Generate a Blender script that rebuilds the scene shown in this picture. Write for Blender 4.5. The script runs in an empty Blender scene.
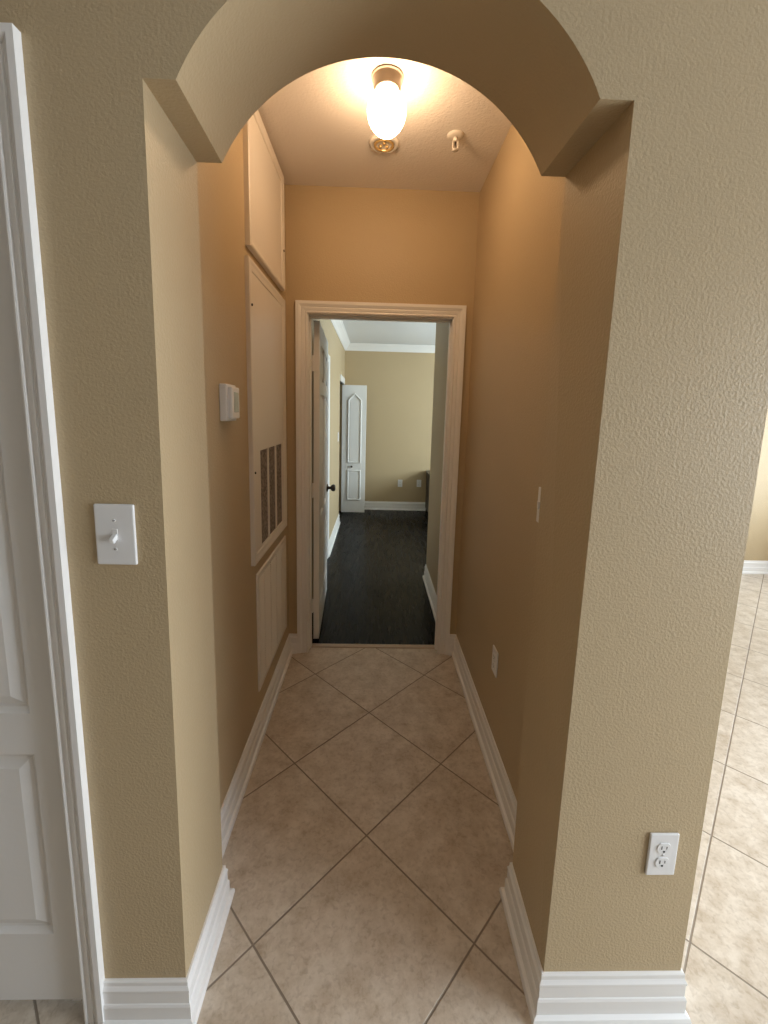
import bpy, bmesh, math, random
from mathutils import Vector, Matrix

random.seed(7)
scene = bpy.context.scene
C = bpy.context.collection

# ------------------------------------------------------------------ camera
F_PX = 424.97
cam_data = bpy.data.cameras.new('camera')
cam = bpy.data.objects.new('camera', cam_data)
C.objects.link(cam)
yaw, pitch, roll = 0.02587, -0.14854, 0.02558
cy_, sy_, cp_, sp_ = math.cos(yaw), math.sin(yaw), math.cos(pitch), math.sin(pitch)
fw = Vector((sy_ * cp_, cy_ * cp_, sp_))
rt0 = Vector((cy_, -sy_, 0))
up0 = rt0.cross(fw)
rt = rt0 * math.cos(roll) + up0 * math.sin(roll)
up = -rt0 * math.sin(roll) + up0 * math.cos(roll)
m3 = Matrix((rt, up, -fw)).transposed()
cam.matrix_world = Matrix.Translation((0.0043, -0.8586, 1.5048)) @ m3.to_4x4()
cam_data.sensor_fit = 'VERTICAL'
cam_data.sensor_height = 36.0
cam_data.sensor_width = 27.0
cam_data.lens = F_PX / 1024.0 * 36.0
cam_data.shift_x = -(384.8 - 384.0) / 1024.0
cam_data.shift_y = -(512.0 - 476.36) / 1024.0
cam_data.clip_start = 0.02
scene.camera = cam

# ------------------------------------------------------------------ light
vs = scene.view_settings
vs.view_transform = 'Standard'
vs.look = 'None'
vs.gamma = 1.0
vs.exposure = 0.0
vs.use_curve_mapping = False
scene.cycles.use_denoising = True
scene.cycles.max_bounces = 10
scene.cycles.diffuse_bounces = 6
scene.cycles.sample_clamp_indirect = 6.0

world = bpy.data.worlds.new('world')
scene.world = world
world.use_nodes = True
wbg = world.node_tree.nodes['Background']
wbg.inputs[0].default_value = (0.72, 0.86, 1.0, 1)
wbg.inputs[1].default_value = 1.0

GLOBE_STRENGTH = 39.0
GLOBE_COLOR = (1.0, 0.67, 0.39)

def window_light(name, loc, size, rot, energy, color):
    l = bpy.data.lights.new(name, 'AREA')
    l.shape = 'RECTANGLE'
    l.size, l.size_y = size
    l.energy = energy
    l.color = color
    o = bpy.data.objects.new(name, l)
    o.location = loc
    o.rotation_euler = rot
    C.objects.link(o)
    return o

HALFPI = math.pi / 2
# daylight through the wide glazed door on the right of the living room
window_light('daylight_living_room', (3.35, -0.75, 1.20), (1.9, 2.2), (0, HALFPI - 0.50, 0), 156, (0.845, 0.925, 1.0))
# unseen window light added to brighten the side room tile and far wall
window_light('added_light_side_room', (4.33, 2.0, 1.30), (1.5, 1.5), (0, HALFPI, 0), 82, (0.79, 0.90, 1.0))
# daylight through the bedroom window
window_light('daylight_bedroom', (2.93, 3.95, 1.45), (1.2, 1.5), (0, HALFPI, 0), 124, (0.80, 0.95, 1.0))

# ------------------------------------------------------------------ dimensions
XL, XR = -0.4252, 0.4603          # opening jambs
AL, AR = -0.3640, 0.3968          # arch springing
T = 0.2568                        # arch wall thickness
ZS = 2.0801                       # springing height
XE = 0.8115                       # right end of the arch wall
HL, HR = -0.5054, 0.5451          # hall side walls
D = 1.6399                        # hall end wall
DT_ = 0.115                       # end wall thickness
HC = 2.7015                       # hall ceiling
BL, BF, BC = -0.465, 5.66, 2.50   # bedroom left wall, far wall, ceiling
SX, SY = 0.503, 2.885             # bedroom stub wall
BR = 2.90                         # bedroom right wall
IL, IR, IT = -0.3878, 0.4375, 2.045
HB = 0.132
RX0, RX1, RY0, RY1, RC = -4.2, 4.3, -6.0, 3.15, 2.76
WX = 3.0                          # window wall of the living room

# ------------------------------------------------------------------ materials
def new_mat(name):
    m = bpy.data.materials.new(name)
    m.use_nodes = True
    nt = m.node_tree
    return m, nt, nt.nodes['Principled BSDF']

def link(nt, a, b):
    nt.links.new(a, b)

def paint(name, col, rough=0.55, bump=0.0, scale=120.0, var=0.0, dist=0.004, metallic=0.0, spec=0.4):
    m, nt, b = new_mat(name)
    b.inputs['Base Color'].default_value = (*col, 1)
    b.inputs['Roughness'].default_value = rough
    b.inputs['Metallic'].default_value = metallic
    b.inputs['Specular IOR Level'].default_value = spec
    tc = nt.nodes.new('ShaderNodeTexCoord')
    n = nt.nodes.new('ShaderNodeTexNoise')
    n.inputs['Scale'].default_value = scale
    n.inputs['Detail'].default_value = 3.0
    link(nt, tc.outputs['Object'], n.inputs['Vector'])
    if bump > 0:
        bp = nt.nodes.new('ShaderNodeBump')
        bp.inputs['Strength'].default_value = bump
        bp.inputs['Distance'].default_value = dist
        link(nt, n.outputs['Fac'], bp.inputs['Height'])
        link(nt, bp.outputs['Normal'], b.inputs['Normal'])
    n2 = nt.nodes.new('ShaderNodeTexNoise')
    n2.inputs['Scale'].default_value = 2.5
    n2.inputs['Detail'].default_value = 2.0
    link(nt, tc.outputs['Object'], n2.inputs['Vector'])
    mx = nt.nodes.new('ShaderNodeMix')
    mx.data_type = 'RGBA'
    mx.inputs[6].default_value = (*[c * (1 - var) for c in col], 1)
    mx.inputs[7].default_value = (*[min(1, c * (1 + var)) for c in col], 1)
    link(nt, n2.outputs['Fac'], mx.inputs[0])
    link(nt, mx.outputs[2], b.inputs['Base Color'])
    return m

WALL = paint('khaki_wall_paint', (0.495, 0.384, 0.234), 0.5, 0.48, 160.0, 0.03, 0.003)
HALLWALL = WALL
WHITE = paint('white_trim_paint', (0.85, 0.84, 0.825), 0.32, 0.0, 60, 0.01)
DOORWHITE = paint('white_door_paint', (0.84, 0.835, 0.825), 0.4, 0.05, 90, 0.01)
CEIL = paint('textured_ceiling_paint', (0.84, 0.79, 0.74), 0.8, 0.55, 95.0, 0.02, 0.004)
CEILW = paint('bedroom_ceiling_paint', (0.76, 0.77, 0.78), 0.8, 0.3, 60.0, 0.01, 0.004)
PLASTIC = paint('white_plastic', (0.80, 0.80, 0.80), 0.35, 0.0, 40, 0.0)
PANEL = paint('ivory_panel_paint', (0.78, 0.73, 0.66), 0.38, 0.06, 90, 0.02)
NICKEL = paint('brushed_nickel', (0.62, 0.56, 0.50), 0.3, 0.05, 200, 0.02, 0.001, 1.0)
DARKMETAL = paint('dark_bronze', (0.06, 0.055, 0.05), 0.35, 0.0, 40, 0.0, 0.001, 0.9)
BRASS = paint('brass', (0.85, 0.62, 0.28), 0.4, 0.0, 40, 0.0, 0.001, 0.75)
BLACK = paint('dark_slot', (0.02, 0.018, 0.016), 0.7, 0.0, 40, 0.0)
DARKWOOD = paint('espresso_wood', (0.018, 0.012, 0.010), 0.35, 0.1, 30, 0.2)
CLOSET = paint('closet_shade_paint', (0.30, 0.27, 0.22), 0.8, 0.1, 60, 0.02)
SCREEN = paint('grey_display_glass', (0.33, 0.34, 0.32), 0.12, 0.0, 40, 0.0)

def globe_mat():
    m, nt, b = new_mat('lit_opal_glass')
    b.inputs['Base Color'].default_value = (0.95, 0.93, 0.9, 1)
    b.inputs['Roughness'].default_value = 0.2
    b.inputs['Emission Color'].default_value = (*GLOBE_COLOR, 1)
    b.inputs['Emission Strength'].default_value = GLOBE_STRENGTH
    return m
GLOBE = globe_mat()

def filter_mat():
    m, nt, b = new_mat('grey_air_filter')
    tc = nt.nodes.new('ShaderNodeTexCoord')
    n = nt.nodes.new('ShaderNodeTexNoise')
    n.inputs['Scale'].default_value = 90
    n.inputs['Detail'].default_value = 4
    r = nt.nodes.new('ShaderNodeValToRGB')
    r.color_ramp.elements[0].position = 0.35
    r.color_ramp.elements[0].color = (0.15, 0.125, 0.11, 1)
    r.color_ramp.elements[1].position = 0.72
    r.color_ramp.elements[1].color = (0.40, 0.34, 0.30, 1)
    link(nt, tc.outputs['Object'], n.inputs['Vector'])
    link(nt, n.outputs['Fac'], r.inputs[0])
    link(nt, r.outputs[0], b.inputs['Base Color'])
    b.inputs['Roughness'].default_value = 0.8
    b.inputs['Specular IOR Level'].default_value = 0.2
    return m
FILTER = filter_mat()

def mnode(nt, op, a, b=None):
    n = nt.nodes.new('ShaderNodeMath')
    n.operation = op
    for i, x in enumerate((a, b)):
        if x is None:
            continue
        if isinstance(x, (int, float)):
            n.inputs[i].default_value = x
        else:
            link(nt, x, n.inputs[i])
    return n.outputs[0]

def tile_mat():
    m, nt, b = new_mat('diagonal_ceramic_tile')
    S = 0.4475
    tc = nt.nodes.new('ShaderNodeTexCoord')
    sep = nt.nodes.new('ShaderNodeSeparateXYZ')
    link(nt, tc.outputs['Object'], sep.inputs[0])
    x, y = sep.outputs[0], sep.outputs[1]
    k = 1 / math.sqrt(2) / S
    ox, oy = 0.0058, 0.4620
    u = mnode(nt, 'MULTIPLY', mnode(nt, 'ADD', mnode(nt, 'ADD', x, y), -(ox + oy)), k)
    v = mnode(nt, 'MULTIPLY', mnode(nt, 'ADD', mnode(nt, 'SUBTRACT', y, x), -(oy - ox)), k)
    def edge(w):
        f = mnode(nt, 'FRACT', w)
        return mnode(nt, 'MINIMUM', f, mnode(nt, 'SUBTRACT', 1.0, f))
    d = mnode(nt, 'MINIMUM', edge(u), edge(v))          # distance to the nearest joint, in tiles
    ramp = nt.nodes.new('ShaderNodeMapRange')
    ramp.inputs['From Min'].default_value = 0.0040
    ramp.inputs['From Max'].default_value = 0.0078
    link(nt, d, ramp.inputs['Value'])
    g = ramp.outputs[0]                                  # 0 joint, 1 tile
    comb = nt.nodes.new('ShaderNodeCombineXYZ')
    link(nt, mnode(nt, 'FLOOR', u), comb.inputs[0])
    link(nt, mnode(nt, 'FLOOR', v), comb.inputs[1])
    wn = nt.nodes.new('ShaderNodeTexWhiteNoise')
    wn.noise_dimensions = '3D'
    link(nt, comb.outputs[0], wn.inputs['Vector'])
    off = nt.nodes.new('ShaderNodeVectorMath')
    off.operation = 'MULTIPLY_ADD'
    link(nt, wn.outputs['Color'], off.inputs[0])
    off.inputs[1].default_value = (7, 7, 7)
    link(nt, tc.outputs['Object'], off.inputs[2])
    n1 = nt.nodes.new('ShaderNodeTexNoise')
    n1.inputs['Scale'].default_value = 14.0
    n1.inputs['Detail'].default_value = 9.0
    n1.inputs['Roughness'].default_value = 0.68
    link(nt, off.outputs[0], n1.inputs['Vector'])
    n2 = nt.nodes.new('ShaderNodeTexNoise')
    n2.inputs['Scale'].default_value = 70.0
    n2.inputs['Detail'].default_value = 5.0
    n2.inputs['Distortion'].default_value = 0.6
    link(nt, off.outputs[0], n2.inputs['Vector'])
    r = nt.nodes.new('ShaderNodeValToRGB')
    r.color_ramp.elements[0].position = 0.30
    r.color_ramp.elements[0].color = (0.44, 0.35, 0.255, 1)
    r.color_ramp.elements[1].position = 0.62
    r.color_ramp.elements[1].color = (0.645, 0.565, 0.47, 1)
    link(nt, n1.outputs['Fac'], r.inputs[0])
    r2 = nt.nodes.new('ShaderNodeValToRGB')
    r2.color_ramp.elements[0].position = 0.33
    r2.color_ramp.elements[0].color = (0.76, 0.73, 0.70, 1)
    r2.color_ramp.elements[1].position = 0.50
    r2.color_ramp.elements[1].color = (1, 1, 1, 1)
    link(nt, n2.outputs['Fac'], r2.inputs[0])
    mul = nt.nodes.new('ShaderNodeMix')
    mul.data_type = 'RGBA'
    mul.blend_type = 'MULTIPLY'
    mul.inputs[0].default_value = 0.65
    link(nt, r.outputs[0], mul.inputs[6])
    link(nt, r2.outputs[0], mul.inputs[7])
    mx = nt.nodes.new('ShaderNodeMix')
    mx.data_type = 'RGBA'
    link(nt, g, mx.inputs[0])
    mx.inputs[6].default_value = (0.25, 0.20, 0.15, 1)
    link(nt, mul.outputs[2], mx.inputs[7])
    link(nt, mx.outputs[2], b.inputs['Base Color'])
    rr = nt.nodes.new('ShaderNodeMapRange')
    rr.inputs['To Min'].default_value = 0.85
    rr.inputs['To Max'].default_value = 0.36
    link(nt, g, rr.inputs['Value'])
    link(nt, rr.outputs[0], b.inputs['Roughness'])
    bp = nt.nodes.new('ShaderNodeBump')
    bp.inputs['Strength'].default_value = 0.6
    bp.inputs['Distance'].default_value = 0.003
    hgt = mnode(nt, 'ADD', g, mnode(nt, 'MULTIPLY', n2.outputs['Fac'], 0.10))
    link(nt, hgt, bp.inputs['Height'])
    link(nt, bp.outputs['Normal'], b.inputs['Normal'])
    return m
TILE = tile_mat()

def wood_floor_mat():
    m, nt, b = new_mat('dark_plank_floor')
    tc = nt.nodes.new('ShaderNodeTexCoord')
    mp = nt.nodes.new('ShaderNodeMapping')
    mp.inputs['Rotation'].default_value = (0, 0, HALFPI)
    link(nt, tc.outputs['Object'], mp.inputs[0])
    br = nt.nodes.new('ShaderNodeTexBrick')
    br.inputs['Color1'].default_value = (0.006, 0.0052, 0.005, 1)
    br.inputs['Color2'].default_value = (0.010, 0.0085, 0.008, 1)
    br.inputs['Mortar'].default_value = (0.004, 0.0035, 0.0035, 1)
    br.inputs['Scale'].default_value = 1.0
    br.inputs['Mortar Size'].default_value = 0.0016
    br.inputs['Brick Width'].default_value = 1.1
    br.inputs['Row Height'].default_value = 0.127
    br.offset = 0.37
    link(nt, mp.outputs[0], br.inputs['Vector'])
    n = nt.nodes.new('ShaderNodeTexNoise')
    n.inputs['Scale'].default_value = 4.0
    n.inputs['Detail'].default_value = 6.0
    mp2 = nt.nodes.new('ShaderNodeMapping')
    mp2.inputs['Scale'].default_value = (9, 1, 1)
    link(nt, tc.outputs['Object'], mp2.inputs[0])
    link(nt, mp2.outputs[0], n.inputs['Vector'])
    mx = nt.nodes.new('ShaderNodeMix')
    mx.data_type = 'RGBA'
    mx.blend_type = 'MULTIPLY'
    mx.inputs[0].default_value = 0.5
    link(nt, br.outputs['Color'], mx.inputs[6])
    rp = nt.nodes.new('ShaderNodeValToRGB')
    rp.color_ramp.elements[0].color = (0.5, 0.5, 0.5, 1)
    rp.color_ramp.elements[1].color = (1.5, 1.5, 1.5, 1)
    link(nt, n.outputs['Fac'], rp.inputs[0])
    link(nt, rp.outputs[0], mx.inputs[7])
    link(nt, mx.outputs[2], b.inputs['Base Color'])
    mr = nt.nodes.new('ShaderNodeMapRange')
    mr.inputs['To Min'].default_value = 0.2
    mr.inputs['To Max'].default_value = 0.34
    link(nt, n.outputs['Fac'], mr.inputs['Value'])
    link(nt, mr.outputs[0], b.inputs['Roughness'])
    b.inputs['Specular IOR Level'].default_value = 0.08
    bp = nt.nodes.new('ShaderNodeBump')
    bp.inputs['Strength'].default_value = 0.25
    bp.inputs['Distance'].default_value = 0.002
    link(nt, br.outputs['Fac'], bp.inputs['Height'])
    bp.invert = True
    link(nt, bp.outputs['Normal'], b.inputs['Normal'])
    return m
WOODFLOOR = wood_floor_mat()
THRESH = paint('tan_threshold_stone', (0.50, 0.40, 0.30), 0.4, 0.1, 60, 0.05)

# ------------------------------------------------------------------ mesh helpers
class MB:
    def __init__(self):
        self.bm = bmesh.new()

    def quad(self, *pts):
        vs_ = [self.bm.verts.new(p) for p in pts]
        return self.bm.faces.new(vs_)

    def box(self, x0, x1, y0, y1, z0, z1, bevel=0.0, seg=2, fn=None):
        r = bmesh.ops.create_cube(self.bm, size=1.0)
        for v in r['verts']:
            v.co = Vector(((x0 + x1) / 2 + v.co.x * (x1 - x0), (y0 + y1) / 2 + v.co.y * (y1 - y0),
                           (z0 + z1) / 2 + v.co.z * (z1 - z0)))
            if fn:
                v.co = Vector(fn(*v.co))
        if bevel > 0:
            es = list({e for v in r['verts'] for e in v.link_edges})
            bmesh.ops.bevel(self.bm, geom=es, offset=bevel, segments=seg, affect='EDGES', profile=0.5)
        return self

    def lathe(self, prof, n=32, axis='z', center=(0, 0, 0), caps=True):
        """prof: list of (r, h)."""
        rings = []
        cx, cy, cz = center
        def P(r, h, a):
            p, q = r * math.cos(a), r * math.sin(a)
            if axis == 'z':
                return (cx + p, cy + q, cz + h)
            if axis == 'x':
                return (cx + h, cy + p, cz + q)
            return (cx + p, cy + h, cz + q)
        for r, h in prof:
            if r < 1e-6:
                rings.append([self.bm.verts.new(P(0, h, 0))])
            else:
                rings.append([self.bm.verts.new(P(r, h, 2 * math.pi * i / n)) for i in range(n)])
        for a, b in zip(rings, rings[1:]):
            if len(a) == 1 and len(b) == 1:
                continue
            for i in range(n):
                j = (i + 1) % n
                if len(a) == 1:
                    self.bm.faces.new((a[0], b[i], b[j]))
                elif len(b) == 1:
                    self.bm.faces.new((a[i], a[j], b[0]))
                else:
                    self.bm.faces.new((a[i], a[j], b[j], b[i]))
        for r_ in (rings[0], rings[-1]):
            if caps and len(r_) > 1:
                self.bm.faces.new(r_)
        return self

    def strips(self, loops, closed=False, cap=True):
        """loops: list of equal-length point lists (profile copies along a path)."""
        vl = [[self.bm.verts.new(p) for p in lp] for lp in loops]
        for a, b in zip(vl, vl[1:]):
            n = len(a)
            for i in range(n if closed else n - 1):
                j = (i + 1) % n
                self.bm.faces.new((a[i], a[j], b[j], b[i]))
        if cap:
            self.bm.faces.new(vl[0])
            self.bm.faces.new(list(reversed(vl[-1])))
        return self

    def build(self, name, mat, parent=None, smooth=False, loc=None):
        bmesh.ops.recalc_face_normals(self.bm, faces=self.bm.faces)
        me = bpy.data.meshes.new(name)
        self.bm.to_mesh(me)
        self.bm.free()
        me.materials.append(mat)
        if smooth:
            for p in me.polygons:
                p.use_smooth = True
        o = bpy.data.objects.new(name, me)
        C.objects.link(o)
        if parent is not None:
            o.parent = parent
        if loc is not None:
            o.location = loc
        return o

def tag(o, label, cat, group=None, kind=None):
    o['label'] = label
    o['category'] = cat
    if group:
        o['group'] = group
    if kind:
        o['kind'] = kind
    return o

def struct(o, label, cat):
    return tag(o, label, cat, kind='structure')

def thing(name, label, cat, loc, rotz=0.0, group=None):
    o = bpy.data.objects.new(name, None)
    o.empty_display_size = 0.05
    o.location = loc
    o.rotation_euler = (0, 0, rotz)
    C.objects.link(o)
    return tag(o, label, cat, group)

def sweep_plan(path, prof, side=1):
    """Sweep a (depth, z) profile along a plan polyline with mitred corners; side=+1 offsets to the left of travel."""
    n = len(path)
    def nrm(a, b):
        d = Vector((b[0] - a[0], b[1] - a[1]))
        d.normalize()
        return Vector((-d.y, d.x)) * side
    loops = []
    for i, p in enumerate(path):
        if i == 0:
            off = nrm(path[0], path[1])
        elif i == n - 1:
            off = nrm(path[-2], path[-1])
        else:
            a, b = nrm(path[i - 1], p), nrm(p, path[i + 1])
            s = a + b
            off = s / (1 + a.dot(b))
        loops.append([(p[0] + off.x * d, p[1] + off.y * d, z) for d, z in prof])
    m = MB()
    m.strips(loops, closed=True)
    return m

BASE_PROF = [(0, 0.0), (0.026, 0.0), (0.026, 0.010), (0.023, 0.018), (0.0145, 0.022), (0.0145, 0.060), (0.0125, 0.066), (0.0105, 0.068),
             (0.0105, 0.100), (0.012, 0.104), (0.012, 0.109), (0.009, 0.114), (0.007, 0.118), (0.007, 0.129), (0.005, HB), (0, HB)]

# casing profile: (u outward from the inner edge, depth)
CASE_PROF = [(0, 0), (0, 0.008), (0.002, 0.0105), (0.006, 0.0115), (0.010, 0.0105), (0.012, 0.0080), (0.014, 0.0080), (0.016, 0.0105), (0.027, 0.0125),
             (0.030, 0.0125), (0.0315, 0.0095), (0.034, 0.0095), (0.036, 0.0125), (0.044, 0.0165), (0.048, 0.0185), (0.064, 0.0185), (0.064, 0)]

def casing(name, xl, xr, zt, ywall, sgn, prof, mat, zb=0.0, parent=None):
    """Mitred casing on a wall plane y=ywall around an opening; sgn=-1 stands out towards -y."""
    pts = []
    loops = []
    for (px, pz, ux, uz) in ((xl, zb, -1, 0), (xl, zt, -1, 1), (xr, zt, 1, 1), (xr, zb, 1, 0)):
        loops.append([(px + ux * u, ywall + sgn * d, pz + uz * u) for u, d in prof])
    m = MB()
    m.strips(loops, closed=True)
    return m.build(name, mat, parent)

def lean(x, z, y=0.0):
    # the painted corners of the opening are slightly out of plumb at the front and square at the back
    if y < T * 0.5:
        return x + 0.0045 * (z - 1.15)
    return x - 0.006 if x < 0 else x - 0.0005 - 0.0050 * (z - 0.2)

def lean_e(x, z):
    return x - 0.0072 - 0.002 * (z - 0.5)

# ------------------------------------------------------------------ structure: floors
m = MB(); m.box(RX0 - 0.15, RX1 + 0.1, RY0 - 0.1, D + 0.055, -0.08, 0.0)
m.box(XE - 0.1, RX1 + 0.1, D + 0.055, RY1 + 0.1, -0.08, 0.0)
struct(m.build('floor', TILE), 'beige ceramic tile floor laid diagonally through hall and living room', 'floor')
m = MB(); m.box(-1.3, SX + 0.05, D + 0.085, SY + 0.01, -0.08, 0.0); m.box(-1.3, BR + 0.1, SY + 0.01, BF + 0.1, -0.08, 0.0)
struct(m.build('floor_bedroom', WOODFLOOR), 'dark espresso plank floor of the bedroom beyond the doorway', 'floor')
m = MB(); m.box(IL - 0.02, IR + 0.02, D + 0.053, D + 0.092, -0.02, 0.006, 0.003)
struct(m.build('trim_threshold', THRESH), 'tan threshold strip between hall tile and dark plank floor', 'threshold')

# ------------------------------------------------------------------ structure: arch wall
m = MB()
# left of the opening, around door_1's opening
LO0, LO1, LOT = -1.475, -0.668, 2.098
def fl(x, y, z):
    return (lean(x, z, y) if abs(x - XL) < 1e-4 else x, y, z)
def fr(x, y, z):
    if abs(x - XR) < 1e-4:
        return (lean(x, z, y), y, z)
    if abs(x - XE) < 1e-4:
        return (lean_e(x, z), y, z)
    return (x, y, z)
m.box(RX0 - 0.1, LO0, 0, T, 0, RC)
m.box(LO0, LO1, 0, T, LOT, RC)
m.box(LO1, XL, 0, T, 0, ZS, fn=fl)
m.box(LO1, lean(XL, ZS), 0, T, ZS, RC, fn=lambda x, y, z: (x - 0.010 if y > 0.1 and x > LO1 + 0.01 else x, y, z))
m.box(XR, XE, 0, T, 0, ZS, fn=fr)
m.box(lean(XR, ZS), XE, 0, T, ZS, RC, fn=lambda x, y, z: (lean_e(x, z) if abs(x - XE) < 1e-4 else (x - 0.010 if y > 0.1 else x), y, z))
# arched header
xc, zc, Ra = 0.0195, 2.317 - 0.4265, 0.4265
BSH = -0.009                     # the back of the arch sits slightly to the left, like the jambs
a0 = math.acos((ZS - zc) / Ra)
NA = 64
arc = []
for i in range(NA + 1):
    a = -a0 + 2 * a0 * i / NA
    arc.append((xc + Ra * math.sin(a), zc + Ra * math.cos(a)))
left, right = lean(XL, ZS), lean(XR, ZS)
for (p, q) in zip(arc, arc[1:]):
    m.quad((p[0], 0, p[1]), (q[0], 0, q[1]), (q[0], 0, RC), (p[0], 0, RC))
    m.quad((p[0] + BSH, T, p[1]), (q[0] + BSH, T, q[1]), (q[0] + BSH, T, RC), (p[0] + BSH, T, RC))
    m.quad((p[0], 0, p[1]), (q[0], 0, q[1]), (q[0] + BSH, T, q[1]), (p[0] + BSH, T, p[1]))
for (xa, xb) in ((left, arc[0][0]), (arc[-1][0], right)):
    m.quad((xa, 0, ZS), (xb, 0, ZS), (xb, 0, RC), (xa, 0, RC))
    ya, yb = (xa - 0.010 if xa == left else xa + BSH), (xb - 0.010 if xb == right else xb + BSH)
    m.quad((ya, T, ZS), (yb, T, ZS), (yb, T, RC), (ya, T, RC))
    m.quad((xa, 0, ZS), (xb, 0, ZS), (yb, T, ZS), (ya, T, ZS))
bmesh.ops.remove_doubles(m.bm, verts=m.bm.verts, dist=1e-5)
struct(m.build('wall_front', WALL), 'khaki textured wall with the arched opening into the hall', 'wall')

# hall walls
m = MB(); m.box(HL - 0.12, HL, T, D + DT_, 0, HC + 0.06)
struct(m.build('wall_left', HALLWALL), 'left khaki hall wall carrying thermostat and air panels', 'wall')
m = MB(); m.box(HR, XE, T, SY - 0.14, 0, RC)
struct(m.build('wall_right', HALLWALL), 'right khaki hall wall with small switch and outlet', 'wall')
# end wall with doorway
m = MB()
o0, o1, ot = IL + 0.005 - 0.02, IR - 0.005 + 0.02, IT + 0.015
m.box(HL, o0, D, D + DT_, 0, HC + 0.06); m.box(o1, HR, D, D + DT_, 0, HC + 0.06); m.box(o0, o1, D, D + DT_, ot, HC + 0.06)
struct(m.build('wall_back', HALLWALL), 'hall end wall around the bedroom doorway', 'wall')
m = MB(); m.box(HL - 0.12, HR, T, D, HC, HC + 0.06)
struct(m.build('ceiling', CEIL), 'textured ceiling of the hall with globe light', 'ceiling')

# bedroom shell
CL0, CL1, CLT = 4.815, 5.52, 1.90     # closet opening in the bedroom left wall
PD0, PD1, PDT = 2.62, 3.36, 2.03      # second doorway on the bedroom left wall
m = MB()
m.box(BL - 0.11, BL, D + DT_, PD0, 0, BC); m.box(BL - 0.11, BL, PD0, PD1, PDT, BC)
m.box(BL - 0.11, BL, PD1, CL0, 0, BC); m.box(BL - 0.11, BL, CL0, CL1, CLT, BC); m.box(BL - 0.11, BL, CL1, BF, 0, BC)
struct(m.build('wall_bedroom_left', WALL), 'bedroom left wall with closet opening and crown moulding', 'wall')
m = MB(); m.box(-1.3, BR + 0.1, BF, BF + 0.1, 0, BC + 0.06)
struct(m.build('wall_bedroom_far', WALL), 'bedroom far wall with two outlets low down', 'wall')
m = MB(); m.box(SX, HR + 0.04, D + DT_, SY, 0, BC); m.box(HR + 0.04, BR, SY - 0.13, SY, 0, BC)
struct(m.build('wall_bedroom_right', WALL), 'short bedroom wall just inside the doorway on the right', 'wall')
# window side of the bedroom
WY0, WY1, WZ0, WZ1 = 3.20, 4.70, 0.85, 2.05
m = MB()
m.box(BR, BR + 0.1, SY - 0.13, WY0, 0, RC); m.box(BR, BR + 0.1, WY1, BF, 0, BC)
m.box(BR, BR + 0.1, WY0, WY1, 0, WZ0); m.box(BR, BR + 0.1, WY0, WY1, WZ1, BC)
struct(m.build('wall_bedroom_window', WALL), 'bedroom wall around its window, out of view', 'wall')
m = MB(); m.box(-1.3, HR + 0.05, D + DT_, SY - 0.05, BC, BC + 0.06); m.box(-1.3, BR + 0.05, SY - 0.05, BF + 0.1, BC, BC + 0.06)
struct(m.build('ceiling_bedroom', CEILW), 'plain white ceiling of the bedroom', 'ceiling')
# closet box behind the bifold opening
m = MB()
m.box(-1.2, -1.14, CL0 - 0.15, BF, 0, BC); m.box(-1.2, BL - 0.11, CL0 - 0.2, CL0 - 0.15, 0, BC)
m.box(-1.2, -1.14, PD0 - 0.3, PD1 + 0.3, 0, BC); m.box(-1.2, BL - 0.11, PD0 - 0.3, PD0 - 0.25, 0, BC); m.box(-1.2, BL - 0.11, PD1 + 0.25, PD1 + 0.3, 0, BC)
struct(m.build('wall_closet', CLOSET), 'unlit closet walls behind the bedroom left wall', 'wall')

# living room shell round the camera
m = MB()
m.box(RX0 - 0.15, RX0, RY0, 0, 0, RC)
struct(m.build('wall_living_left', WALL), 'living room left wall, out of view', 'wall')
m = MB(); m.box(RX0 - 0.15, RX1 + 0.1, RY0 - 0.1, RY0, 0, RC)
struct(m.build('wall_living_back', WALL), 'living room back wall behind the viewer', 'wall')
m = MB(); m.box(BR + 0.1, RX1 + 0.1, RY1, RY1 + 0.1, 0, RC); m.box(BR, BR + 0.1, SY, RY1 + 0.1, 0, RC); m.box(XE, BR, SY - 0.14, SY - 0.13, 0, RC)
struct(m.build('wall_living_far', WALL), 'distant khaki wall of the bright side room past the right wall end', 'wall')
GY0, GY1, GZ = -1.95, 0.45, 2.15
SW0, SW1, SWA, SWB = 1.25, 2.75, 0.55, 2.05
m = MB(); m.box(WX, WX + 0.1, RY0, GY0, 0, RC); m.box(WX, WX + 0.1, GY1, 0.75, 0, RC); m.box(WX, WX + 0.1, GY0, GY1, GZ, RC)
m.box(WX + 0.1, RX1, 0.65, 0.75, 0, RC)
m.box(RX1, RX1 + 0.1, 0.65, SW0, 0, RC); m.box(RX1, RX1 + 0.1, SW1, RY1, 0, RC); m.box(RX1, RX1 + 0.1, SW0, SW1, 0, SWA); m.box(RX1, RX1 + 0.1, SW0, SW1, SWB, RC)
struct(m.build('wall_living_right', WALL), 'living room walls around the glazed door and added side window, out of view', 'wall')
m = MB(); m.box(RX0 - 0.15, RX1 + 0.1, RY0 - 0.1, T * 0.5, RC, RC + 0.06); m.box(XE - 0.1, RX1 + 0.1, T * 0.5, RY1 + 0.1, RC, RC + 0.06)
struct(m.build('ceiling_living', CEILW), 'living room ceiling above the viewer', 'ceiling')
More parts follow.
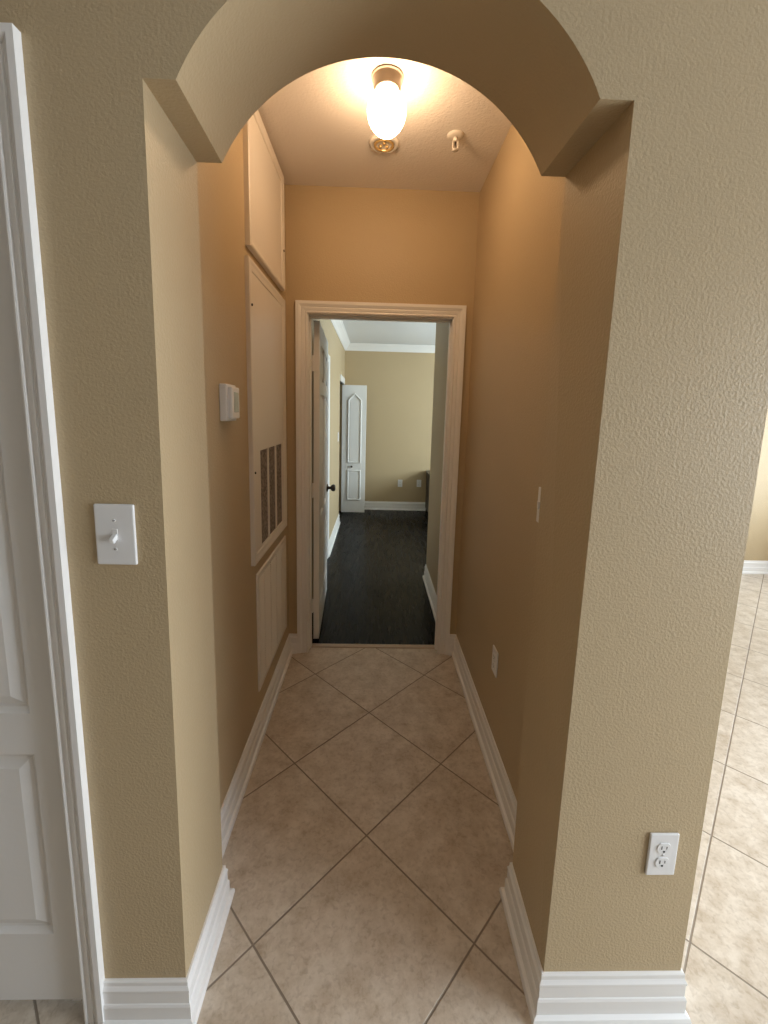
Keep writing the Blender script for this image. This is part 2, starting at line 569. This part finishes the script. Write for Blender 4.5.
# frames of the two light sources' windows
m = MB()
for y in (GY0, GY0 + 1.27, GY1 - 0.06):
    m.box(WX - 0.03, WX + 0.05, y, y + 0.06, 0, GZ)
m.box(WX - 0.03, WX + 0.05, GY0, GY1, GZ - 0.06, GZ); m.box(WX - 0.03, WX + 0.05, GY0, GY1, 0, 0.05)
struct(m.build('window_1', WHITE), 'white frame of the glazed living room door', 'window')
m = MB()
for y in (WY0, (WY0 + WY1) / 2 - 0.02, WY1 - 0.04):
    m.box(BR - 0.02, BR + 0.05, y, y + 0.04, WZ0, WZ1)
m.box(BR - 0.02, BR + 0.05, WY0, WY1, WZ1 - 0.04, WZ1); m.box(BR - 0.03, BR + 0.05, WY0, WY1, WZ0, WZ0 + 0.04)
struct(m.build('window_2', WHITE), 'white frame of the bedroom window', 'window')
m = MB()
for y in (SW0, (SW0 + SW1) / 2 - 0.02, SW1 - 0.04):
    m.box(RX1 - 0.02, RX1 + 0.05, y, y + 0.04, SWA, SWB)
m.box(RX1 - 0.02, RX1 + 0.05, SW0, SW1, SWB - 0.04, SWB); m.box(RX1 - 0.03, RX1 + 0.05, SW0, SW1, SWA, SWA + 0.04)
struct(m.build('added_window_3', WHITE), 'white frame of the unseen window added to brighten the side room', 'window')  # out-of-view window, added to go with the extra side room light
#, 'white frame of the bedroom window', 'window')

# ------------------------------------------------------------------ baseboards, crown, casings
p = [(-0.6255, 0), (lean(XL, 0.05), 0), (XL - 0.006, T), (HL, T), (HL, D), (-0.4525, D)]
struct(sweep_plan(p, [(d, z * 0.93) for d, z in BASE_PROF], -1).build('baseboard_left', WHITE), 'white stepped baseboard along the left side of the arch and hall', 'baseboard')
p = [(XE - 0.0063, SY - 0.162), (lean_e(XE, 0.06), T), (lean_e(XE, 0.06), 0), (lean(XR, 0.05), 0), (XR, T), (HR, T), (HR, D), (0.5025, D)]
struct(sweep_plan(p, BASE_PROF, 1).build('baseboard_right', WHITE), 'white stepped baseboard along the right side of the arch and hall', 'baseboard')
p = [(BL, PD1 + 0.06), (BL, CL0 - 0.005)]
struct(sweep_plan(p, BASE_PROF, -1).build('baseboard_bedroom_left', WHITE), 'white baseboard on the bedroom left wall before the closet', 'baseboard')
p = [(BL, CL1 + 0.05), (BL, BF), (BR, BF)]
struct(sweep_plan(p, BASE_PROF, -1).build('baseboard_bedroom_far', WHITE), 'white baseboard along the bedroom far wall', 'baseboard')
p = [(SX, D + DT_ + 0.001), (SX, SY), (BR, SY)]
struct(sweep_plan(p, BASE_PROF, 1).build('baseboard_bedroom_right', WHITE), 'white baseboard on the short bedroom wall right of the doorway', 'baseboard')
p = [(RX1, RY1), (BR + 0.1, RY1), (BR + 0.1, SY - 0.14), (XE - 0.006, SY - 0.14)]
struct(sweep_plan(p, BASE_PROF, 1).build('baseboard_living_far', WHITE), 'white baseboard of the distant side room wall', 'baseboard')
CROWN = [(0, BC - 0.098), (0.010, BC - 0.098), (0.012, BC - 0.086), (0.018, BC - 0.080), (0.030, BC - 0.060), (0.050, BC - 0.036),
         (0.066, BC - 0.022), (0.070, BC - 0.014), (0.080, BC - 0.010), (0.080, BC), (0, BC)]
p = [(BL, D + DT_), (BL, BF), (BR, BF)]
struct(sweep_plan(p, CROWN, -1).build('trim_crown', WHITE), 'white crown moulding round the bedroom ceiling', 'crown moulding')

struct(casing('trim_doorway', IL, IR, IT, D, -1, CASE_PROF, WHITE), 'white moulded casing around the doorway at the hall end', 'door casing')
struct(casing('trim_doorway_bedroom', IL, IR, IT, D + DT_, 1, [(u * 0.6, d) for u, d in CASE_PROF], WHITE), 'bedroom side casing of the same doorway', 'door casing')
# jamb lining with stop
m = MB()
j0, j1, jt = IL + 0.005, IR - 0.005, IT - 0.005
m.box(j0 - 0.02, j0, D, D + DT_, 0, jt + 0.02); m.box(j1, j1 + 0.02, D, D + DT_, 0, jt + 0.02); m.box(j0, j1, D, D + DT_, jt, jt + 0.02)
m.box(j0, j0 + 0.010, D + 0.040, D + 0.075, 0, jt, 0.002); m.box(j1 - 0.010, j1, D + 0.040, D + 0.075, 0, jt, 0.002); m.box(j0, j1, D + 0.040, D + 0.075, jt - 0.010, jt, 0.002)
struct(m.build('trim_jamb', WHITE), 'white jamb lining inside the hall end doorway', 'door jamb')

CASE_L = [(u * 0.052 / 0.064, d) for u, d in CASE_PROF]
struct(casing('trim_left_door', LO0 - 0.001, -0.6775, LOT - 0.008, 0, -1, CASE_L, WHITE), 'white moulded casing of the door left of the arch', 'door casing')
m = MB()
m.box(LO1 - 0.008, LO1, 0.0, T, 0, LOT); m.box(LO0, LO0 + 0.008, 0.0, T, 0, LOT); m.box(LO0, LO1, 0.0, T, LOT - 0.008, LOT)
m.box(LO1 - 0.022, LO1 - 0.008, 0.072, 0.105, 0, LOT - 0.008); m.box(LO0 + 0.008, LO0 + 0.022, 0.072, 0.105, 0, LOT - 0.008)
struct(m.build('trim_left_jamb', WHITE), 'white jamb behind the casing of the left door', 'door jamb')

# casing of the further doorway and closet head on the bedroom left wall (plane x = BL)
def casing_x(name, y0, y1, zt, xw, prof, mat, zb=0.0):
    loops = []
    for (py, pz, uy, uz) in ((y0, zb, -1, 0), (y0, zt, -1, 1), (y1, zt, 1, 1), (y1, zb, 1, 0)):
        loops.append([(xw + d, py + uy * u, pz + uz * u) for u, d in prof])
    m = MB(); m.strips(loops, closed=True)
    return m.build(name, mat)
struct(casing_x('trim_side_door', PD0, PD1, PDT - 0.06, BL, CASE_PROF, WHITE), 'white casing of the side door behind the open bedroom door', 'door casing')
m = MB(); m.box(BL - 0.112, BL + 0.015, CL0, CL1, CLT, CLT + 0.085, 0.003)
struct(m.build('trim_closet_head', WHITE), 'white head trim above the closet opening', 'closet trim')

# ------------------------------------------------------------------ doors
def panel_face(m, x0, x1, z0, z1, y, sgn, panels, prof):
    """Face of a panelled door on plane y; sgn=-1 faces -y. panels: (xa, xb, za, zb)."""
    xs = sorted({x0, x1, *[p[0] for p in panels], *[p[1] for p in panels]})
    zs = sorted({z0, z1, *[p[2] for p in panels], *[p[3] for p in panels]})
    for xa, xb in zip(xs, xs[1:]):
        for za, zb in zip(zs, zs[1:]):
            if any(p[0] <= xa + 1e-6 and xb <= p[1] + 1e-6 and p[2] <= za + 1e-6 and zb <= p[3] + 1e-6 for p in panels):
                continue
            m.quad((xa, y, za), (xb, y, za), (xb, y, zb), (xa, y, zb))
    for xa, xb, za, zb in panels:
        def ring(i, d):
            yy = y - sgn * d
            return [(xa + i, yy, za + i), (xb - i, yy, za + i), (xb - i, yy, zb - i), (xa + i, yy, zb - i)]
        rs = [ring(i, d) for i, d in prof]
        for r, s in zip(rs, rs[1:]):
            for k in range(4):
                l = (k + 1) % 4
                m.quad(r[k], r[l], s[l], s[k])
        m.quad(*rs[-1])

PPROF = [(0, 0), (0.003, 0.003), (0.009, 0.011), (0.015, 0.012), (0.018, 0.011), (0.040, 0.002), (0.042, 0.002)]

def panel_door(name, w, h, th, mat, panels, parent=None):
    """Door slab in local coordinates: x 0..w, y 0..th, z 0..h, panels on both faces."""
    m = MB()
    panel_face(m, 0, w, 0, h, 0, -1, panels, PPROF)
    panel_face(m, 0, w, 0, h, th, 1, panels, PPROF)
    for a, b in (((0, 0), (0, h)), ((w, 0), (w, h)), ((0, 0), (w, 0)), ((0, h), (w, h))):
        m.quad((a[0], 0, a[1]), (b[0], 0, b[1]), (b[0], th, b[1]), (a[0], th, a[1]))
    bmesh.ops.remove_doubles(m.bm, verts=m.bm.verts, dist=1e-5)
    return m.build(name, mat, parent)

def knob(parent, name, loc, sgn, mat):
    m = MB()
    m.lathe([(0, 0), (0.031, 0), (0.033, 0.004), (0.028, 0.009), (0.014, 0.012), (0.011, 0.020), (0.012, 0.030), (0.022, 0.036), (0.028, 0.046),
             (0.029, 0.056), (0.024, 0.065), (0.012, 0.069), (0, 0.069)], 28, 'y')
    o = m.build(name, mat, parent, True, loc)
    if sgn < 0:
        o.rotation_euler = (math.pi, 0, 0)
    return o

# six-panel leaf left of the arch
def six_panels(w, rows, stile=0.105, mid=0.10):
    a, b = stile, (w - mid) / 2
    c, d = (w + mid) / 2, w - stile
    return [(x0, x1, z0, z1) for (z0, z1) in rows for (x0, x1) in ((a, b), (c, d))]
WL = 0.787
d1 = thing('door_1', 'closed white six-panel door left of the arch, cut by the frame', 'door', (-0.6785 - WL, 0.018, 0.030))
d1['kind'] = 'structure'
panel_door('door_leaf', WL, 2.072, 0.035, DOORWHITE, six_panels(WL, [(0.198, 0.689), (0.791, 1.62), (1.70, 1.95)], 0.073), d1)
m = MB(); m.box(WL - 0.048, WL - 0.026, 0.002, 0.022, -0.010, -0.0015, 0.002)
m.build('door_sweep_clip', PLASTIC, d1)

# open bedroom door
ang = math.radians(92.6)
d2 = thing('door_2', 'white bedroom door standing open against the left of the hall end doorway', 'door', (j0 + 0.009, D + DT_ + 0.018, 0.012))
d2['kind'] = 'structure'
d2.rotation_euler = (0, 0, ang)
W2 = 0.806
leaf = panel_door('door_leaf', W2, 2.022, 0.035, DOORWHITE, six_panels(W2, [(0.203, 0.684), (0.800, 1.60), (1.68, 1.90)]), d2)
leaf.location = (0.004, -0.036, 0)
knob(d2, 'door_knob', (W2 - 0.066, -0.036, 0.885), -1, DARKMETAL)
knob(d2, 'door_knob', (W2 - 0.066, -0.001, 0.885), 1, DARKMETAL)
for hz in (0.235, 1.00, 1.775):
    m = MB()
    m.box(-0.002, 0.0045, -0.030, 0.014, hz - 0.045, hz + 0.045, 0.001)
    m.lathe([(0, 0), (0.006, 0), (0.006, 0.094), (0, 0.094)], 12, 'z', (-0.004, 0.006, hz - 0.047))
    m.build('hinge', WHITE, d2)

# bifold closet door leaf
d3 = thing('door_3', 'white bifold closet leaf with arched panel, swung out at the bedroom far left', 'door', (-0.478, 5.37, 0.018))
d3['kind'] = 'structure'
WB, HBF = 0.352, 1.868
m = MB(); m.box(0, WB, 0, 0.030, 0, HBF, 0.003)
m.build('door_leaf', DOORWHITE, d3)
def bead(poly, w=0.020, h=0.014):
    """raised moulding ring along a closed polygon in the x-z plane, standing out to -y."""
    n = len(poly)
    P = [Vector(p) for p in poly]
    outs = []
    for i in range(n):
        a, b = (P[i] - P[i - 1]).normalized(), (P[(i + 1) % n] - P[i]).normalized()
        na, nb = Vector((-a.y, a.x)), Vector((-b.y, b.x))
        s = (na + nb) / (1 + na.dot(nb))
        outs.append(s)
    m = MB()
    loops = []
    for i in range(n + 1):
        p, s = P[i % n], outs[i % n]
        loops.append([(p.x + s.x * u, -d, p.y + s.y * u) for u, d in ((0, 0), (w * 0.25, h), (w * 0.75, h), (w, 0))])
    m.strips(loops, closed=False, cap=False)
    return m
def arch_poly(xa, xb, za, zs, zt):
    pts = [(xa, za), (xb, za), (xb, zs)]
    xm = (xa + xb) / 2
    for t in (0.30, 0.6, 0.85):
        pts.append((xb + (xm - xb) * t, zs + (zt - zs) * (t ** 0.9)))
    pts.append((xm, zt))
    for t in (0.85, 0.6, 0.30):
        pts.append((xa + (xm - xa) * t, zs + (zt - zs) * (t ** 0.9)))
    pts.append((xa, zs))
    return pts
bead(arch_poly(0.085, 0.285, 0.742, 1.655, 1.755)).build('panel_moulding', DOORWHITE, d3)
bead([(0.085, 0.185), (0.285, 0.185), (0.285, 0.640), (0.085, 0.640)]).build('panel_moulding', DOORWHITE, d3)
m = MB(); 
m.box(0.118, 0.252, -0.004, 0.001, 0.775, 1.64, 0.0015)
m.box(0.118, 0.252, -0.004, 0.001, 0.218, 0.607, 0.0015)
m.build('raised_panel', DOORWHITE, d3)
m = MB(); m.lathe([(0, 0), (0.010, 0), (0.008, 0.012), (0.014, 0.018), (0.016, 0.026), (0.010, 0.032), (0, 0.032)], 20, 'y')
kb = m.build('door_knob', DARKMETAL, d3, True, (0.150, 0.0, 0.690)); kb.rotation_euler = (math.pi, 0, 0)

# ------------------------------------------------------------------ wall plates
def plate_frame(axis, loc):
    """rotation so that local -y points out of the wall."""
    return {'front': 0.0, 'left': HALFPI, 'right': -HALFPI}[axis]

def screw(parent, x, z, y=-0.0062, mat=PLASTIC):
    m = MB(); m.lathe([(0, 0), (0.0034, 0), (0.0030, 0.0014), (0, 0.0018)], 12, 'y')
    o = m.build('screw', mat, parent, True, (x, y + 0.0005, z)); o.rotation_euler = (math.pi, 0, 0)
    s = MB(); s.box(-0.0028, 0.0028, 0.0012, 0.0020, -0.0005, 0.0005)
    s.build('screw_slot', BLACK, o)
    return o

def make_toggle_switch(loc, rotz, label, w=0.081, h=0.128):
    t = thing('light_switch', label, 'light switch', loc, rotz)
    m = MB(); m.box(-w / 2, w / 2, -0.0065, 0.0, -h / 2, h / 2, 0.0035, 3)
    m.build('cover_plate', PLASTIC, t)
    m = MB(); m.box(-0.0055, 0.0055, -0.0072, -0.0055, -0.0125, 0.0125, 0.0004)
    m.build('toggle_slot', PLASTIC, t)
    m = MB(); m.box(-0.0046, 0.0046, -0.023, -0.004, -0.0055, 0.0055, 0.0015, 2)
    o = m.build('toggle', PLASTIC, t); o.rotation_euler = (math.radians(28), 0, 0)
    screw(t, 0, 0.0302); screw(t, 0, -0.0302)
    return t

def make_outlet(loc, rotz, label, group=None, w=0.070, h=0.114, detail=True):
    t = thing('outlet', label, 'outlet', loc, rotz, group)
    m = MB(); m.box(-w / 2, w / 2, -0.0065, 0.0, -h / 2, h / 2, 0.0030, 3)
    m.build('cover_plate', PLASTIC, t)
    for s in (1, -1):
        cz = s * 0.0195
        m = MB()
        ring0, ring1 = [], []
        for i in range(32):
            a = 2 * math.pi * i / 32
            x = 0.0172 * math.cos(a); z = max(-0.0138, min(0.0138, 0.0172 * math.sin(a)))
            ring0.append((x, -0.0060, cz + z)); ring1.append((x * 0.96, -0.0082, cz + z * 0.96))
        m.strips([ring0, ring1], closed=True)
        r = m.build('receptacle', PLASTIC, t)
        if detail:
            m = MB()
            m.box(-0.0072, -0.0052, -0.0086, -0.0078, cz - 0.0020, cz + 0.0070)
            m.box(0.0052, 0.0068, -0.0086, -0.0078, cz - 0.0010, cz + 0.0060)
            m.build('slot', BLACK, r)
            m = MB(); m.lathe([(0, 0), (0.0026, 0), (0.0026, 0.0008), (0, 0.0008)], 14, 'y', (0, -0.0087, cz - 0.0078))
            m.build('ground_hole', BLACK, r)
    if detail:
        screw(t, 0, 0.0, -0.0066)
    return t

make_toggle_switch((-0.5213, 0, 1.2442), 0, 'white toggle switch plate between the left door and the arch')
make_outlet((0.7118, 0, 0.4795), 0, 'large white duplex outlet low on the wall right of the arch')
make_outlet((HR, 0.821, 0.4600), -HALFPI, 'white outlet low on the right hall wall')
make_outlet((0.414, BF, 0.425), 0, 'left of the two outlets on the bedroom far wall', 'bedroom far wall outlets')
make_outlet((0.708, BF, 0.430), 0, 'outlet on bedroom far wall nearest the dark dresser', 'bedroom far wall outlets')

t = thing('light_switch', 'narrow white switch on the right hall wall just past the arch', 'light switch', (HR, 0.475, 1.2225), -HALFPI)
m = MB(); m.box(-0.0140, 0.0140, -0.006, 0, -0.058, 0.058, 0.0025, 2); m.build('cover_plate', PLASTIC, t)
m = MB(); m.box(-0.006, 0.006, -0.010, -0.0055, -0.013, 0.013, 0.0015, 2); m.build('rocker', PLASTIC, t)

t = thing('light_switch', 'small white switch on the bedroom left wall before the closet', 'light switch', (BL, 4.58, 1.185), HALFPI)
m = MB(); m.box(-0.055, 0.055, -0.006, 0, -0.058, 0.058, 0.0025, 2); m.build('cover_plate', PLASTIC, t)
m = MB(); m.box(-0.016, 0.016, -0.009, -0.0055, -0.033, 0.033, 0.0015, 2); m.build('rocker', PLASTIC, t)

# ------------------------------------------------------------------ thermostat on the left hall wall (normal +x)
t = thing('thermostat', 'white boxy thermostat on the left hall wall', 'thermostat', (HL, 0.560, 1.524))
m = MB(); m.box(0, 0.024, 0, 0.098, -0.0600, 0.0615, 0.004, 3)
m.build('back_housing', PLASTIC, t)
m = MB(); m.box(0.022, 0.037, 0.016, 0.094, -0.0520, 0.0535, 0.005, 3)
f = m.build('front_cover', PLASTIC, t)
m = MB(); m.box(0.0355, 0.0377, 0.034, 0.080, -0.030, 0.036, 0.0008)
m.build('display', SCREEN, f)

# ------------------------------------------------------------------ air-handler panels on the left hall wall
def frame_x(m, y0, y1, z0, z1, w, prof):
    """mitred rectangular frame on plane x=0; prof: (inset from outer edge, x)."""
    loops = []
    for (py, pz, uy, uz) in ((y0, z0, 1, 1), (y1, z0, -1, 1), (y1, z1, -1, -1), (y0, z1, 1, -1), (y0, z0, 1, 1)):
        loops.append([(d, py + uy * u, pz + uz * u) for u, d in prof])
    m.strips(loops, closed=True, cap=False)

def access_panel(name, label, y0, y1, z0, z1, prot, fw_, cat):
    t = thing(name, label, cat, (HL, y0, z0))
    Y, Z = y1 - y0, z1 - z0
    m = MB()
    frame_x(m, 0, Y, 0, Z, fw_, [(0, 0), (0, prot * 0.85), (0.004, prot), (0.012, prot), (fw_ * 0.5, prot * 0.86), (fw_ * 0.9, prot * 0.80), (fw_, prot * 0.6), (fw_, 0)])
    m.build('frame', PANEL, t)
    return t, Y, Z

t, Y, Z = access_panel('access_panel', 'cream access panel high on the left hall wall under the ceiling', 0.885, 1.512, 2.125, 2.676, 0.022, 0.045, 'access panel')
m = MB(); m.box(0.001, 0.013, 0.044, Y - 0.044, 0.044, Z - 0.044, 0.002); m.build('panel_door', PANEL, t)
m = MB(); m.lathe([(0, 0), (0.006, 0), (0.006, 0.004), (0, 0.005)], 14, 'x', (0.0185, Y - 0.018, Z * 0.35)); m.build('latch', DARKMETAL, t)

t, Y, Z = access_panel('air_filter_panel', 'tall cream air-handler panel with dark filter openings on the left hall wall', 0.872, 1.525, 0.850, 2.082, 0.019, 0.045, 'air filter panel')
GA, GB, GC, GD = 0.130, 0.575, 0.048, 0.478   # grille window, local
m = MB()
PX0, PX1 = 0.001, 0.012
m.box(PX0, PX1, 0.044, Y - 0.044, GD, Z - 0.044)
m.box(PX0, PX1, 0.044, GA, GC, GD); m.box(PX0, PX1, GB, Y - 0.044, GC, GD); m.box(PX0, PX1, 0.044, Y - 0.044, 0.044, GC)
m.build('panel_door', PANEL, t)
MW = 0.011
cw = (GB - GA - 2 * MW) / 3
for k in range(3):
    ya = GA + k * (cw + MW)
    m = MB(); m.box(0.001, 0.005, ya + 0.001, ya + cw - 0.001, GC, GD)
    f = m.build('air_filter', FILTER, t)
    if k < 2:
        m = MB(); m.box(0.001, 0.012, ya + cw, ya + cw + MW, GC, GD); m.build('mullion', PANEL, t)
for zz in (Z * 0.32, Z * 0.86):
    m = MB(); m.lathe([(0, 0), (0.005, 0), (0.005, 0.004), (0, 0.005)], 14, 'x', (0.017, 0.025, zz)); m.build('latch', DARKMETAL, t)

t = thing('return_air_grille', 'low cream louvred return air grille above the left hall baseboard', 'vent grille', (HL, 0.938, 0.222))
Y, Z = 0.604, 0.564
m = MB(); frame_x(m, 0, Y, 0, Z, 0.03, [(0, 0), (0, 0.004), (0.004, 0.008), (0.022, 0.008), (0.030, 0.004), (0.030, 0)])
m.build('frame', PANEL, t)
m = MB(); m.box(0.0004, 0.0012, 0.028, Y - 0.028, 0.028, Z - 0.028); m.build('backing', FILTER, t)
m = MB()
nz = 42
for k in range(nz):
    z = 0.034 + (Z - 0.068) * k / (nz - 1)
    m.quad((0.0015, 0.030, z + 0.0060), (0.0015, Y - 0.030, z + 0.0060), (0.0066, Y - 0.030, z - 0.0025), (0.0066, 0.030, z - 0.0025))
m.build('louvres', PANEL, t)
for k in range(1, 5):
    m = MB(); yy = Y * k / 5
    m.box(0.001, 0.0068, yy - 0.0018, yy + 0.0018, 0.028, Z - 0.028)
    m.build('stiffener', PANEL, t)

# ------------------------------------------------------------------ ceiling fittings
t = thing('ceiling_light', 'lit egg-shaped opal globe light with nickel canopy on the hall ceiling', 'ceiling light', (0.022, 0.868, HC))
m = MB(); m.lathe([(0, 0), (0.056, 0), (0.058, -0.006), (0.056, -0.014), (0.052, -0.018), (0.050, -0.040), (0.044, -0.050), (0, -0.050)], 40, 'z')
m.build('canopy', NICKEL, t, True)
RG, HG = 0.0705, 0.0770
prof = []
for i in range(25):
    a = math.pi * i / 24
    h = math.cos(a)
    r = math.sin(a) * RG * (1 + 0.07 * h)
    prof.append((r if 0 < i < 24 else 0, -0.041 - HG + HG * h))
m = MB(); m.lathe(prof, 40, 'z'); m.build('globe', GLOBE, t, True)

t = thing('smoke_detector', 'small round brass and cream ceiling fitting just behind the globe light', 'ceiling fitting', (0.017, 1.240, HC))
m = MB(); m.lathe([(0, 0), (0.066, 0), (0.068, -0.006), (0.064, -0.014), (0.050, -0.018), (0.048, -0.012), (0, -0.012)], 40, 'z')
m.build('rim', PANEL, t, True)
m = MB(); m.lathe([(0.035, -0.012), (0.045, -0.012), (0.045, -0.018), (0.040, -0.021), (0.035, -0.018), (0.035, -0.012)], 36, 'z', caps=False); m.build('brass_ring', BRASS, t, True)
for k in range(3):
    a = 0.6 + k * 2 * math.pi / 3
    m = MB(); m.lathe([(0, -0.012), (0.007, -0.012), (0.007, -0.018), (0.004, -0.021), (0, -0.021)], 16, 'z', (0.017 * math.cos(a), 0.017 * math.sin(a), 0))
    m.build('terminal', BRASS, t, True)

t = thing('fire_sprinkler', 'small pendant fire sprinkler on the hall ceiling right of the light', 'sprinkler', (0.326, 1.174, HC))
m = MB(); m.lathe([(0, 0), (0.037, 0), (0.037, -0.003), (0.030, -0.009), (0.018, -0.011), (0, -0.011)], 32, 'z'); m.build('escutcheon', PANEL, t, True)
m = MB(); m.lathe([(0, -0.010), (0.010, -0.010), (0.010, -0.024), (0.007, -0.026), (0, -0.026)], 16, 'z')
m.build('body', PANEL, t, True)
m = MB()
for s in (-1, 1):
    m.box(s * 0.011 - 0.0022, s * 0.011 + 0.0022, -0.003, 0.003, -0.054, -0.022, 0.001)
m.box(-0.013, 0.013, -0.003, 0.003, -0.057, -0.052, 0.001)
m.build('frame_arms', PANEL, t)
m = MB(); m.lathe([(0, -0.026), (0.003, -0.026), (0.003, -0.053), (0, -0.053)], 12, 'z'); m.build('bulb', DARKMETAL, t, True)
m = MB(); m.lathe([(0, -0.057), (0.014, -0.057), (0.015, -0.060), (0, -0.060)], 24, 'z'); m.build('deflector', PANEL, t, True)

# ------------------------------------------------------------------ bedroom dresser
t = thing('dresser', 'low dark wood dresser against the bedroom far wall at the right', 'dresser', (0.80, 4.52, 0))
m = MB(); m.box(0.012, 0.50, 0.01, 1.09, 0.06, 0.615, 0.004); m.build('carcass', DARKWOOD, t)
m = MB(); m.box(0, 0.515, 0, 1.105, 0.615, 0.645, 0.004); m.build('top', DARKWOOD, t)
for (x, y) in ((0.02, 0.02), (0.45, 0.02), (0.02, 1.04), (0.45, 1.04)):
    m = MB(); m.box(x, x + 0.045, y, y + 0.045, 0, 0.06, 0.002); m.build('leg', DARKWOOD, t)
for k in range(2):
    m = MB(); m.box(0.06 + k * 0.22, 0.26 + k * 0.22, -0.004, 0.012, 0.10, 0.58, 0.003); dr = m.build('door_panel', DARKWOOD, t)
